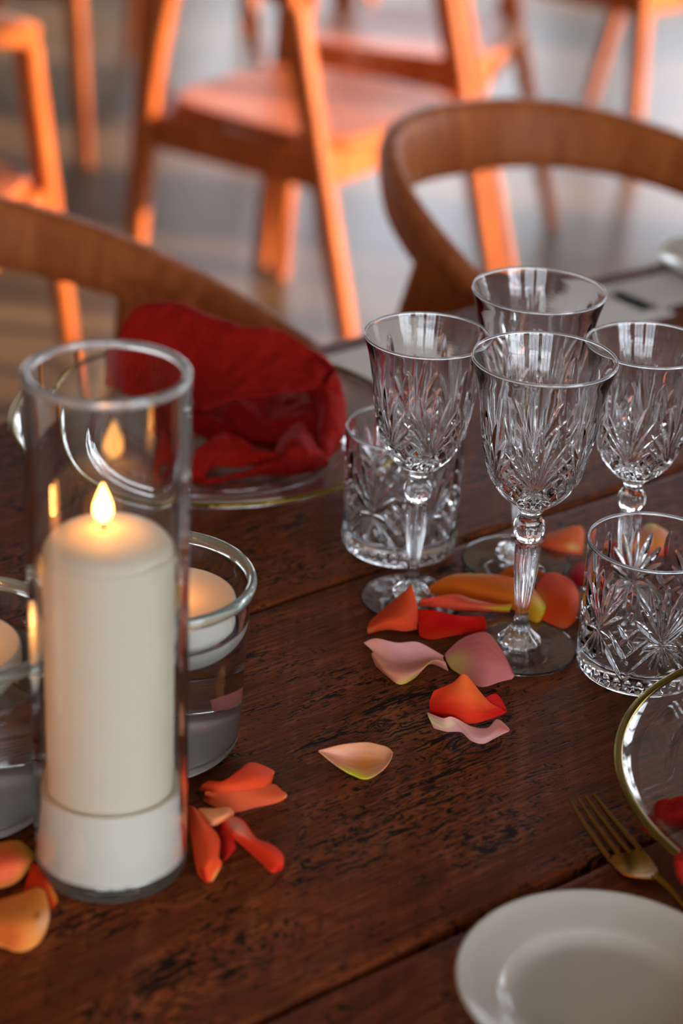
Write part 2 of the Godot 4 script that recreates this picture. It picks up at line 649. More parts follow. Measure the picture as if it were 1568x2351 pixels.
func charger(label: String, at: Vector3) -> Node3D:
	var t := thing("charger_plate", label, "plate", at, 0.0, "clear glass charger plates with gold rims")
	# a shallow well, a step and a broad rising rim, all of one sheet of glass
	var up := spline([Vector2(0.0, 0.0055), Vector2(0.06, 0.0055), Vector2(0.092, 0.0058), Vector2(0.1, 0.0078), Vector2(0.107, 0.0118), Vector2(0.116, 0.0134), Vector2(0.132, 0.0141), Vector2(0.1415, 0.0158), Vector2(0.1478, 0.0212)], 6)
	var edge := [Vector2(0.149, 0.0217), Vector2(0.1498, 0.0210), Vector2(0.1494, 0.0199)]
	var down := spline([Vector2(0.1484, 0.0178), Vector2(0.142, 0.0130), Vector2(0.131, 0.0112), Vector2(0.117, 0.0102), Vector2(0.109, 0.0080), Vector2(0.103, 0.0035), Vector2(0.096, 0.0004), Vector2(0.09, 0.0004), Vector2(0.086, 0.0012), Vector2(0.05, 0.0012), Vector2(0.0, 0.0012)], 6)
	part("dish", lathe(up + edge + down, 160), M.pane, t)
	var rim := []
	for k in 19:
		var a := TAU * k / 18
		var q := PackedVector3Array()
		for i in 480:
			var bead := 0.00022 * sin(TAU * i / 4.0) * maxf(0.0, cos(a + 0.9))
			var groove := 0.0003 * maxf(0.0, 1.0 - absf(a - 1.9) / 0.3)
			var r := 0.1500 + (0.0027 + bead - groove) * cos(a)
			q.append(Vector3(r * sin(TAU * i / 480), 0.0209 + (0.0018 + bead - groove) * sin(a), r * cos(TAU * i / 480)))
		rim.append(q)
	part("rim", grid(rim), M.gold, t)
	return t

func linen_napkin(label: String, at: Vector3, turn: float) -> Node3D:
	var t := thing("napkin", label, "napkin", at, turn, "knotted red linen napkins")
	part("fold", cloth([[-867,140,-587, -843,260,-625, -802,390,-639, -755,540,-714, -756,490,-960], [-550,140,-341, -637,300,-515, -662,490,-627, -659,700,-848, -603,640,-977], [-166,230,-156, -293,320,-508, -377,520,-662, -425,740,-858, -385,660,-1032], [-36,270,126, -39,320,-253, -63,520,-515, -109,700,-725, -67,620,-903], [169,310,27, 207,380,-191, 242,520,-442, 243,670,-600, 277,600,-748], [484,350,-42, 500,410,-224, 541,500,-456, 531,600,-610, 569,540,-731], [747,370,-140, 780,400,-336, 800,440,-528, 771,500,-522, 811,460,-590], [881,340,-211, 903,320,-438, 927,360,-487, 941,400,-427, 955,360,-490]]), M.linen, t)
	part("fold", cloth([[-215,30,-429, -183,60,-538, -124,90,-652], [113,70,-67, 127,130,-236, 169,160,-414], [368,80,158, 393,150,-84, 439,170,-493], [609,100,208, 648,190,-89, 683,210,-569], [810,100,250, 810,190,-40, 809,220,-489]]), M.linen, t)
	part("fold", cloth([[674,280,-382, 812,380,-211, 941,380,-440, 993,280,-474], [807,200,-152, 875,320,52, 979,320,-62, 1041,200,-180], [803,120,263, 862,220,384, 965,220,308, 1037,120,74], [751,80,436, 819,160,604, 896,140,551, 983,40,226]]), M.linen, t)
	part("added_lining", cloth([[-237,70,-367, -183,15,-226, -124,15,-22], [118,110,7, 133,20,17, 157,15,143], [371,110,209, 377,30,176, 388,15,213], [610,120,237, 599,30,215, 589,15,255]]), M.linen, t)  # extra sheet added to darken the hollow and cover the plate's pale reflection
	part("knot", cloth([[487,80,402, 526,80,648, 606,15,639], [570,180,263, 631,280,827, 645,15,662], [698,220,208, 758,310,848, 759,15,588], [804,160,353, 858,220,700, 878,15,420], [894,60,376, 902,80,482, 903,20,414]]), M.linen, t)
	part("tail", cloth([[-79,15,819, -64,100,787, -47,160,607], [23,15,814, 27,120,728, 45,200,464], [76,40,672, 122,160,619, 156,220,387], [266,60,618, 286,160,569, 304,200,451], [469,80,561, 478,140,629, 476,160,595], [576,100,624, 576,140,649, 574,160,631]]), M.linen, t)
	part("tail", cloth([[-67,15,806, -24,15,868, 13,30,855], [89,15,831, 105,20,884, 126,40,834], [276,15,745, 276,40,772, 284,60,708], [464,15,660, 465,80,716, 460,100,637], [593,15,646, 581,100,746, 551,130,661]]), M.linen, t)
	return t

func saucer(label: String, at: Vector3) -> Node3D:
	var t := spline([Vector2(0.0, 0.0048), Vector2(0.03, 0.0048), Vector2(0.041, 0.0052), Vector2(0.0465, 0.0075), Vector2(0.0505, 0.0105), Vector2(0.056, 0.0128), Vector2(0.064, 0.0158), Vector2(0.0702, 0.0186)], 8)
	var e := [Vector2(0.0713, 0.0188), Vector2(0.0718, 0.0181), Vector2(0.0712, 0.0172)]
	var d := spline([Vector2(0.0695, 0.0158), Vector2(0.063, 0.0126), Vector2(0.052, 0.0082), Vector2(0.046, 0.0035), Vector2(0.043, 0.0003), Vector2(0.040, 0.0003), Vector2(0.0385, 0.0016), Vector2(0.02, 0.0018), Vector2(0.0, 0.0018)], 6)
	return single("side_plate", lathe(t + e + d, 160), M.porcelain, label, "plate", at, 0.0, "small white porcelain plates")

func build_plates() -> void:
	charger("gold-rimmed clear glass charger under the red napkin, at the far side of the table", Vector3(-0.103, TOP + 0.0004, -1.435))
	charger("gold-rimmed clear glass charger at the right edge, in front of the tumbler", Vector3(0.3125, TOP + 0.0004, -0.9725))
	linen_napkin("red linen napkin tied in a large knot on the far glass charger", Vector3(-0.103, TOP + 0.006, -1.435), 0.0)
	linen_napkin("red linen napkin on the right-hand glass charger, only a ruffled end in view", Vector3(0.263, TOP + 0.006, -0.938), -1.57)
	saucer("white porcelain side plate in the front corner of the table", Vector3(0.1368, TOP + 0.0004, -0.79))
	saucer("white porcelain side plate at the far right edge of the table, under the chair back", Vector3(0.3655, TOP + 0.0004, -1.885))
	for p in [["white card lying between the far charger and the table's back edge", Vector3(0.035, TOP + 0.0006, -1.625), 0.69], ["white card lying against the far right side plate", Vector3(0.287, TOP + 0.0006, -1.828), 0.62], ["white card lying behind the wine glasses, nearer than the one touching the side plate", Vector3(0.236, TOP + 0.0006, -1.765), 0.7]]:
		single("menu_card", bar(Vector3(-0.05, 0, 0), Vector3(0.05, 0, 0), 0.07, 0.0008, 0.07, 0.0008, Vector3.BACK, 0.0003, 6), M.paper, p[0], "card", p[1], p[2])

# ---------------------------------------------------------------- candles

func flame_on(parent: Node3D, at: Vector3, size: float, energy: float) -> void:
	var prof := []
	for p in [[0.0, 0.0], [0.22, 0.03], [0.62, 0.14], [0.86, 0.27], [0.86, 0.42], [0.66, 0.6], [0.36, 0.8], [0.12, 0.95], [0.0, 1.0]]:
		prof.append(Vector2(0.0056 * float(p[0]), 0.0215 * float(p[1])) * size)
	var f := part("flame", lathe(spline(prof, 3), 24), M.flame_core, parent)
	f.position = at
	var l := OmniLight3D.new()
	l.name = "flame_light"
	l.light_color = Color(1.0, 0.62, 0.30)
	l.light_energy = energy
	l.light_size = 0.0032 * size
	l.omni_range = 12.0
	l.omni_attenuation = 2.0
	l.shadow_enabled = true
	l.position = at + Vector3(0, 0.0085 * size, 0)
	parent.add_child(l, true)

func jar(label: String, at: Vector3, turn: float) -> void:
	var t := thing("glass_jar", label, "jar", at, turn, "thick-rimmed clear glass jars with floating candles")
	var wall := spline([Vector2(0.0474, 0.0088), Vector2(0.0478, 0.0125), Vector2(0.0489, 0.03), Vector2(0.0513, 0.075), Vector2(0.0528, 0.1), Vector2(0.0537, 0.1045)], 4) + spline([Vector2(0.0556, 0.1045), Vector2(0.0556, 0.1), Vector2(0.0541, 0.075), Vector2(0.0517, 0.03), Vector2(0.0505, 0.012), Vector2(0.0501, 0.0088)], 4) + [Vector2(0.0474, 0.0088)]
	part("wall", lathe(wall, 128), M.solid_glass, t)
	part("base", lathe(spline([Vector2(0.0, 0.0088), Vector2(0.03, 0.0088), Vector2(0.0468, 0.0089), Vector2(0.0501, 0.0089), Vector2(0.049, 0.0045), Vector2(0.0455, 0.001), Vector2(0.042, 0.0003), Vector2(0.036, 0.0008), Vector2(0.0, 0.0012)], 4), 128), M.mottled_glass, t)
	var rim := []
	for k in 17:
		var a := -TAU * k / 16.0
		rim.append(Vector2(0.0559 + 0.0027 * cos(a), 0.1065 + 0.0042 * sin(a)))
	part("rim", lathe(rim, 128), M.rim_glass, t)
	var lab: String = label.replace("glass jar", "water").replace("round clear ", "still clear ")
	var w := spline([Vector2(0.0, 0.0087), Vector2(0.03, 0.0087), Vector2(0.0450, 0.0088), Vector2(0.0481, 0.0125), Vector2(0.0492, 0.03), Vector2(0.0516, 0.075), Vector2(0.0522, 0.0845), Vector2(0.0519, 0.0850)], 4) + [Vector2(0.05, 0.0842), Vector2(0.046, 0.0840), Vector2(0.03, 0.0840), Vector2(0.0, 0.0840)]
	single("water", lathe(w, 96), M.water, lab, "water", at)

func float_candle(label: String, at: Vector3) -> void:
	var t := thing("floating_candle", label, "candle", at, 0.0, "white floating candles")
	var p := spline([Vector2(0.0, -0.020), Vector2(0.012, -0.0195), Vector2(0.024, -0.0165), Vector2(0.033, -0.009), Vector2(0.0368, 0.0), Vector2(0.0375, 0.008), Vector2(0.0372, 0.0125), Vector2(0.0362, 0.0142), Vector2(0.033, 0.0138), Vector2(0.02, 0.0125), Vector2(0.008, 0.0115), Vector2(0.0, 0.0115)], 5)
	part("wax", lathe(p, 72), M.float_wax, t)
	part("wick", tube([Vector3(0, 0.011, 0), Vector3(0.0004, 0.0145, 0), Vector3(0.001, 0.018, 0.0004)], [0.0009, 0.0009, 0.0007], 8), M.wick, t)
	flame_on(t, Vector3(0.0006, 0.0165, 0), 0.6, 0.0003)

func build_candles() -> void:
	var v := Vector3(-0.1135, TOP + 0.0003, -0.8933)
	var t := thing("cylinder_vase", "tall clear glass cylinder vase holding the white pillar candle", "vase", v)
	var wall := []
	for p in [[0.0364, 0.0105], [0.0364, 0.05], [0.0364, 0.12], [0.0364, 0.2], [0.0364, 0.2775], [0.0366, 0.279], [0.0373, 0.2804], [0.0383, 0.2809], [0.0393, 0.2804], [0.04, 0.279], [0.0402, 0.2775], [0.0402, 0.2], [0.0402, 0.12], [0.0402, 0.05], [0.0402, 0.0105], [0.0364, 0.0105]]:
		wall.append(Vector2(p[0], p[1]))
	part("wall", lathe(wall, 160), M.solid_glass, t)
	part("rim", bead(0.0383, 0.2790, 0.0021, 0.0023, 160), M.whitened_rim, t)
	part("base", lathe(spline([Vector2(0.0, 0.0102), Vector2(0.03, 0.0102), Vector2(0.0385, 0.0102), Vector2(0.0401, 0.0096), Vector2(0.0402, 0.007), Vector2(0.0398, 0.003), Vector2(0.0385, 0.0008), Vector2(0.036, 0.0), Vector2(0.03, 0.0006), Vector2(0.0, 0.0012)], 4), 160), M.solid_glass, t)
	var c := thing("pillar_candle", "lit white pillar candle inside the tall glass cylinder", "candle", v + Vector3(0, 0.0103, 0))
	var body := [Vector2(0.0, 0.0), Vector2(0.0325, 0.0), Vector2(0.0327, 0.003), Vector2(0.0327, 0.09), Vector2(0.0327, 0.171), Vector2(0.03255, 0.1745), Vector2(0.0318, 0.178), Vector2(0.0298, 0.1812), Vector2(0.0255, 0.184), Vector2(0.018, 0.1863), Vector2(0.010, 0.1876), Vector2(0.004, 0.1876), Vector2(0.0, 0.1874)]
	part("wax", lathe(spline(body, 4), 96), M.wax, c)
	part("wick", tube([Vector3(-0.0022, 0.187, 0), Vector3(-0.0024, 0.1905, 0), Vector3(-0.003, 0.1945, 0.0003)], [0.001, 0.001, 0.0007], 8), M.wick, c)
	flame_on(c, Vector3(-0.0026, 0.1905, 0.0), 1.0, 0.00001)
	var added_candle := thing("pillar_candle", "lit ivory pillar candle added out of view left of the left jar, to warm the table", "candle", Vector3(-0.335, TOP + 0.0003, -0.80))  # unseen candle, added to throw warm light on the table's left side
	var low := []
	for p in body:
		low.append(Vector2(p.x, p.y * 0.62))
	part("wax", lathe(spline(low, 4), 96), M.wax, added_candle)
	part("wick", tube([Vector3(0, 0.115, 0), Vector3(0.0003, 0.1185, 0), Vector3(0.0009, 0.1225, 0.0003)], [0.001, 0.001, 0.0007], 8), M.wick, added_candle)
	flame_on(added_candle, Vector3(0, 0.1185, 0), 1.0, 0.022)
	var filler := [Vector2(0.0329, 0.0), Vector2(0.0362, 0.0), Vector2(0.03625, 0.02), Vector2(0.03625, 0.0425), Vector2(0.0357, 0.0419), Vector2(0.0345, 0.0414), Vector2(0.0329, 0.0413), Vector2(0.0329, 0.0)]
	single("wax_filler", lathe(filler, 96), M.poured_wax, "band of white wax filling the cylinder around the pillar candle's foot", "wax", v + Vector3(0, 0.0104, 0))
	var jr := Vector3(-0.104, TOP + 0.0003, -1.012)
	var jl := Vector3(-0.2005, TOP + 0.0003, -0.945)
	jar("round clear glass jar behind the pillar candle on its right", jr, 0.0)
	jar("round clear glass jar at the left edge of the photo, cut off by it", jl, 0.5)
	float_candle("white floating candle in the jar right of the pillar candle", jr + Vector3(0.010, 0.0845, 0.004))
	float_candle("white floating candle in the jar at the left edge", jl + Vector3(-0.004, 0.0845, 0.002))

# ---------------------------------------------------------------- cut glass

func cut_depth(a: float, y: float, cuts: Array, half: float) -> float:
	# how deep the wheel has cut at this spot; the pattern is mirrored about a = 0 and a = half
	var d := 0.0
	for c in cuts:
		for m in 2:
			var aa := a if m == 0 else 2.0 * half - a
			for s in [1.0, -1.0]:
				var p := Vector2(aa * s, y) - (c[0] as Vector2)
				var dir: Vector2 = c[1]
				var t := p.dot(dir)
				var len: float = c[2]
				if t <= 0.0 or t >= len:
					continue
				var off := absf(p.x * dir.y - p.y * dir.x)
				var q := t / len
				var w: float = c[3] * pow(4.0 * q * (1.0 - q), 0.55)
				if off < w:
					d = maxf(d, float(c[4]) * (w / float(c[3])) * (1.0 - off / w))
	return d

func cut(a0: float, y0: float, a1: float, y1: float, w: float, d: float) -> Array:
	var p := Vector2(a0, y0)
	var q := Vector2(a1, y1)
	return [p, (q - p).normalized(), (q - p).length(), w, d]

func cut_rows(profile: Array, cuts: Array, reference: float, sectors: int, fine: int) -> Array:
	# rings of a turned wall with the cuts taken out of it
	var half := PI * reference / sectors
	var rows := []
	var along := 0.0
	for j in profile.size():
		var p: Vector2 = profile[j]
		var e: Vector2 = profile[mini(j + 1, profile.size() - 1)] - profile[maxi(j - 1, 0)]
		var nn := Vector2(e.y, -e.x).normalized()
		if nn.x < 0:
			nn = -nn
		var depth := []
		for i in fine + 1:
			depth.append(cut_depth(half * i / fine, p.y, cuts, half))
		var q := PackedVector3Array()
		for k in sectors * 2 * fine:
			var i := k % (2 * fine)
			var d: float = depth[i if i <= fine else 2 * fine - i]
			var r := p - nn * d
			var ang := TAU * k / (sectors * 2 * fine)
			q.append(Vector3(r.x * sin(ang), r.y, r.x * cos(ang)))
		rows.append(q)
	return rows

func dense(profile: Array, step: float) -> Array:
	var out := []
	for i in profile.size() - 1:
		var a: Vector2 = profile[i]
		var b: Vector2 = profile[i + 1]
		var n := maxi(1, int(ceil(a.distance_to(b) / step)))
		for k in n:
			out.append(a.lerp(b, float(k) / n))
	out.append(profile[-1])
	return out

func fan(cuts: Array, y: float, spread: Array, w: float, d: float) -> void:
	for s in spread:
		var ang := deg_to_rad(float(s[0]))
		cuts.append(cut(0.0, y, sin(ang) * float(s[1]), y + cos(ang) * float(s[1]), w, d))

func make_goblet(label: String) -> Node3D:
	var t := thing("wine_glass", label, "wine glass", Vector3.ZERO, 0.0, "cut crystal wine glasses")
	var sectors := 6
	var fine := 44
	var n := sectors * 2 * fine
	var wall := dense(spline([Vector2(0.0440, 0.1985), Vector2(0.0423, 0.193), Vector2(0.0398, 0.184), Vector2(0.0376, 0.172), Vector2(0.0362, 0.160), Vector2(0.0344, 0.147), Vector2(0.0322, 0.1355), Vector2(0.0294, 0.1255), Vector2(0.0255, 0.1172), Vector2(0.0205, 0.1105), Vector2(0.0145, 0.1052), Vector2(0.0098, 0.1014), Vector2(0.0074, 0.0985), Vector2(0.0068, 0.0958)], 6), 0.0009)
	var cuts := []
	fan(cuts, 0.1215, [[0, 0.050], [11, 0.048], [23, 0.042], [36, 0.034], [52, 0.025]], 0.0023, 0.0015)
	fan(cuts, 0.1215, [[180, 0.018], [150, 0.018], [122, 0.019]], 0.0021, 0.0013)
	var half := PI * 0.031 / sectors
	for k in 3:
		var o := 0.0062 * k
		cuts.append(cut(half - 0.0125 + o, 0.1180 - o * 0.72, half + 0.0030 + o, 0.1385 - o * 0.72, 0.0018, 0.0014))
	cuts.append(cut(half, 0.149, half, 0.187, 0.0034, 0.0011))
	var rows := []
	for p in spline([Vector2(0.0, 0.1085), Vector2(0.006, 0.1088), Vector2(0.013, 0.1115), Vector2(0.0192, 0.1165), Vector2(0.0245, 0.1235), Vector2(0.0283, 0.1325), Vector2(0.0312, 0.145), Vector2(0.0334, 0.16), Vector2(0.0353, 0.174), Vector2(0.0383, 0.187), Vector2(0.0426, 0.1985)], 6):
		rows.append(ring(p.x, p.y, n))
	for p in [Vector2(0.0428, 0.1996), Vector2(0.0433, 0.2), Vector2(0.0438, 0.1996)]:
		rows.append(ring(p.x, p.y, n))
	rows.append_array(cut_rows(wall, cuts, 0.031, sectors, fine))
	rows.append(ring(0.0, 0.0958, n))
	part("bowl", grid(rows), M.crystal, t)
	part("rim", bead(0.04335, 0.1992, 0.0007, 0.0009), M.whitened_rim, t)
	# knob and fluted stem
	var stem := spline([Vector2(0.0066, 0.0962), Vector2(0.0067, 0.0945), Vector2(0.0082, 0.0925), Vector2(0.0099, 0.0895), Vector2(0.0103, 0.0862), Vector2(0.0097, 0.0828), Vector2(0.0082, 0.0798), Vector2(0.0071, 0.0780), Vector2(0.0078, 0.0760), Vector2(0.0084, 0.0715), Vector2(0.0083, 0.066), Vector2(0.0075, 0.056), Vector2(0.0063, 0.045), Vector2(0.0049, 0.034), Vector2(0.0043, 0.026), Vector2(0.0052, 0.019), Vector2(0.0080, 0.0135), Vector2(0.0115, 0.0098), Vector2(0.0138, 0.0076), Vector2(0.0142, 0.0062), Vector2(0.0136, 0.0052)], 5)
	var srows := [ring(0.0, 0.0962, 120)]
	for p in stem:
		var q := PackedVector3Array()
		for k in 120:
			var a := TAU * k / 120
			var flute := absf(sin(a * 6.0))
			var r: float = p.x
			if p.y < 0.0775:
				r -= 0.0009 * (1.0 - pow(flute, 1.5)) * minf(1.0, p.x / 0.008) * smoothstep(0.0775, 0.073, p.y)
			elif p.y < 0.094 and p.y > 0.079:
				r -= 0.0007 * pow(absf(cos(a * 4.0)), 2.0) * sin(PI * (p.y - 0.079) / 0.015)
			q.append(Vector3(r * sin(a), p.y, r * cos(a)))
		srows.append(q)
	srows.append(ring(0.0, 0.0051, 120))
	part("stem", grid(srows), M.crystal, t)
	part("foot", lathe(spline([Vector2(0.0, 0.0053), Vector2(0.012, 0.0053), Vector2(0.016, 0.0049), Vector2(0.024, 0.0036), Vector2(0.033, 0.0025), Vector2(0.0362, 0.0021), Vector2(0.0372, 0.0014), Vector2(0.0367, 0.0005), Vector2(0.035, 0.0), Vector2(0.03, 0.0003), Vector2(0.015, 0.0008), Vector2(0.0, 0.001)], 5), 120), M.crystal, t)
	return t

func make_tumbler(label: String) -> Node3D:
	var t := thing("tumbler", label, "tumbler", Vector3.ZERO, 0.0, "cut crystal tumblers")
	var sectors := 6
	var fine := 48
	var n := sectors * 2 * fine
	var wall := dense(spline([Vector2(0.0410, 0.0885), Vector2(0.0408, 0.08), Vector2(0.0407, 0.06), Vector2(0.0406, 0.04), Vector2(0.0406, 0.02), Vector2(0.0405, 0.010), Vector2(0.0402, 0.006), Vector2(0.0390, 0.0028), Vector2(0.0372, 0.0009), Vector2(0.035, 0.0002)], 6), 0.0008)
	var cuts := []
	fan(cuts, 0.0400, [[0, 0.041], [15, 0.037], [31, 0.031], [50, 0.023]], 0.0025, 0.0017)
	fan(cuts, 0.0392, [[180, 0.021], [160, 0.018], [141.5, 0.034], [104, 0.012]], 0.0021, 0.0015)
	var half := PI * 0.0406 / sectors
	for k in 2:
		var x0 := 0.0085 + 0.0055 * k
		cuts.append(cut(x0, 0.0425 + 0.0068 * k, x0 + 0.0155 - 0.003 * k, 0.0230 + 0.0105 * k, 0.0020, 0.0015))
	cuts.append(cut(half, 0.054, half, 0.079, 0.0032, 0.0013))
	for k in 3:
		var a := half * (k + 0.5) / 3.0
		cuts.append(cut(a, 0.0125, a, 0.0035, 0.0027, 0.0012))
	var rows := []
	for p in spline([Vector2(0.0, 0.0125), Vector2(0.02, 0.0123), Vector2(0.032, 0.0125), Vector2(0.0362, 0.0148), Vector2(0.0375, 0.020), Vector2(0.0378, 0.035), Vector2(0.0382, 0.055), Vector2(0.0389, 0.075), Vector2(0.0394, 0.0885)], 6):
		rows.append(ring(p.x, p.y, n))
	for p in [Vector2(0.0397, 0.0896), Vector2(0.0402, 0.09), Vector2(0.0407, 0.0896)]:
		rows.append(ring(p.x, p.y, n))
	rows.append_array(cut_rows(wall, cuts, 0.0406, sectors, fine))
	rows.append(ring(0.03, 0.0009, n))
	rows.append(ring(0.0, 0.0014, n))
	part("body", grid(rows), M.crystal, t)
	part("rim", bead(0.0402, 0.0893, 0.0008, 0.0009), M.whitened_rim, t)
	return t

func build_glasses() -> void:
	var g := make_goblet("tall cut crystal wine glass in front, standing among the rose petals")
	g.position = Vector3(0.1171, TOP + 0.0003, -1.1406)
	g.rotation.y = -0.06
	copy_of(g, "tall cut crystal wine glass farthest back in the cluster", Vector3(0.1217, TOP + 0.0003, -1.2604), 0.4)
	var s := copy_of(g, "small cut crystal wine glass on the left, before the left tumbler", Vector3(0.0488, TOP + 0.0003, -1.1985), 0.2)
	s.scale = Vector3(0.909, 0.945, 0.909)
	s = copy_of(g, "small cut crystal wine glass on the right, behind the right tumbler", Vector3(0.1875, TOP + 0.0003, -1.2), -0.35)
	s.scale = Vector3(0.909, 0.945, 0.909)
	var b := make_tumbler("cut crystal tumbler in front on the right, beside the glass charger")
	b.position = Vector3(0.1925, TOP + 0.0003, -1.1225)
	b.rotation.y = 0.12
	copy_of(b, "cut crystal tumbler on the left, behind the small wine glass", Vector3(0.0412, TOP + 0.0003, -1.279), 0.5)

# ---------------------------------------------------------------- small things

func build_small_things() -> void:
	var t := thing("fork", "gold fork lying beside the white side plate, tines toward the glasses", "fork", Vector3(0.1675, TOP, -0.904))
	var dir := Vector3(0.44, 0, 0.898)
	var side := Vector3(0.898, 0, -0.44)
	# handle to the front, head away; the tines rise from the root and dip again at the tips
	var head := []
	for k in 7:
		var f := k / 6.0
		var p := dir * lerpf(0.018, -0.014, f) + Vector3(0, [0.0085, 0.0060, 0.0038, 0.0026, 0.0022, 0.0024, 0.0030][k], 0)
		head.append(outline(round_rect([0.0060, 0.0086, 0.0150, 0.0200, 0.0222, 0.0228, 0.0228][k], 0.0022, 0.001), p, side, Vector3.UP))
	part("head", sweep(head), M.cutlery_gold, t)
	for k in 4:
		var off := side * (0.0200 * (k / 3.0 - 0.5))
		part("tine", tube([dir * -0.013 + off * 0.98 + Vector3(0, 0.0030, 0), dir * -0.028 + off * 0.93 + Vector3(0, 0.0046, 0), dir * -0.045 + off * 0.85 + Vector3(0, 0.0072, 0), dir * -0.060 + off * 0.76 + Vector3(0, 0.0108, 0)], [0.0018, 0.0017, 0.0014, 0.0008], 8), M.cutlery_gold, t)
	part("handle", tube([dir * 0.016 + Vector3(0, 0.0085, 0), dir * 0.03 + Vector3(0, 0.0098, 0), dir * 0.06 + Vector3(0, 0.0082, 0), dir * 0.1 + Vector3(0, 0.004, 0), dir * 0.135 + Vector3(0, 0.0028, 0)], [0.0028, 0.0023, 0.0024, 0.003, 0.0026], 10), M.cutlery_gold, t)

func tinted(rows: Array, colour: String, spots: Array) -> Array:
	var nr := rows.size()
	var nc: int = rows[0].size()
	var base := Color(colour).srgb_to_linear()
	var vein := noise(9.0, 4, 3)
	var out := []
	for j in nr:
		for i in nc:
			var uv := Vector2(float(j) / (nr - 1), float(i) / (nc - 1))
			var c := base
			for s in spots:
				var d := uv.distance_to(Vector2(s[0], s[1])) / float(s[2])
				c = c.lerp(Color(s[3]).srgb_to_linear(), smoothstep(1.25, 0.25, d))
			c *= 1.18 + 0.16 * vein.get_noise_2d(uv.x * 0.35, uv.y * 3.0)
			c = Color(minf(c.r, 0.92), minf(c.g, 0.85), minf(c.b, 0.8), 1.0)
			out.append(c)
	return out

func net(flat: Array) -> Array:
	var out := []
	for r in flat:
		var q := []
		for k in range(0, r.size(), 3):
			q.append(Vector3(r[k], maxf(float(r[k + 1]), 5.0), r[k + 2]) / 10000.0)
		out.append(q)
	return out

func cloth(flat: Array) -> ArrayMesh:
	# soft linen: a smooth sheet with small random creases
	var rows := patch(net(flat), 10, 10)
	var wave := noise(16.0, 8, 4)
	var crease := noise(1.0, 21, 3)
	for j in rows.size():
		for i in rows[j].size():
			var p: Vector3 = rows[j][i]
			p += Vector3(wave.get_noise_3dv(p), wave.get_noise_3dv(p + Vector3(3, 1, 5)), wave.get_noise_3dv(p + Vector3(7, 9, 2))) * 0.0055
			p += Vector3(0.3, 0.6, 0.8) * crease.get_noise_3d(p.x * 75.0, p.y * 14.0, p.z * 75.0) * 0.0026
			p.y = maxf(p.y, 0.0012)
			rows[j][i] = p
	return sheet(rows, 0.0018)

func petal(label: String, group: String, at: Vector3, colour: String, spots: Array, flat: Array, fold_colour := "", fold_spots := [], fold := []) -> void:
	var rows := patch(net(flat), 7, 7)
	var o := single("rose_petal", sheet(rows, 0.0006, tinted(rows, colour, spots)), M.petal, label, "petal", at, 0.0, group)
	if fold.size():
		var more := patch(net(fold), 7, 7)
		part("fold", sheet(more, 0.0006, tinted(more, fold_colour, fold_spots)), M.petal, o)

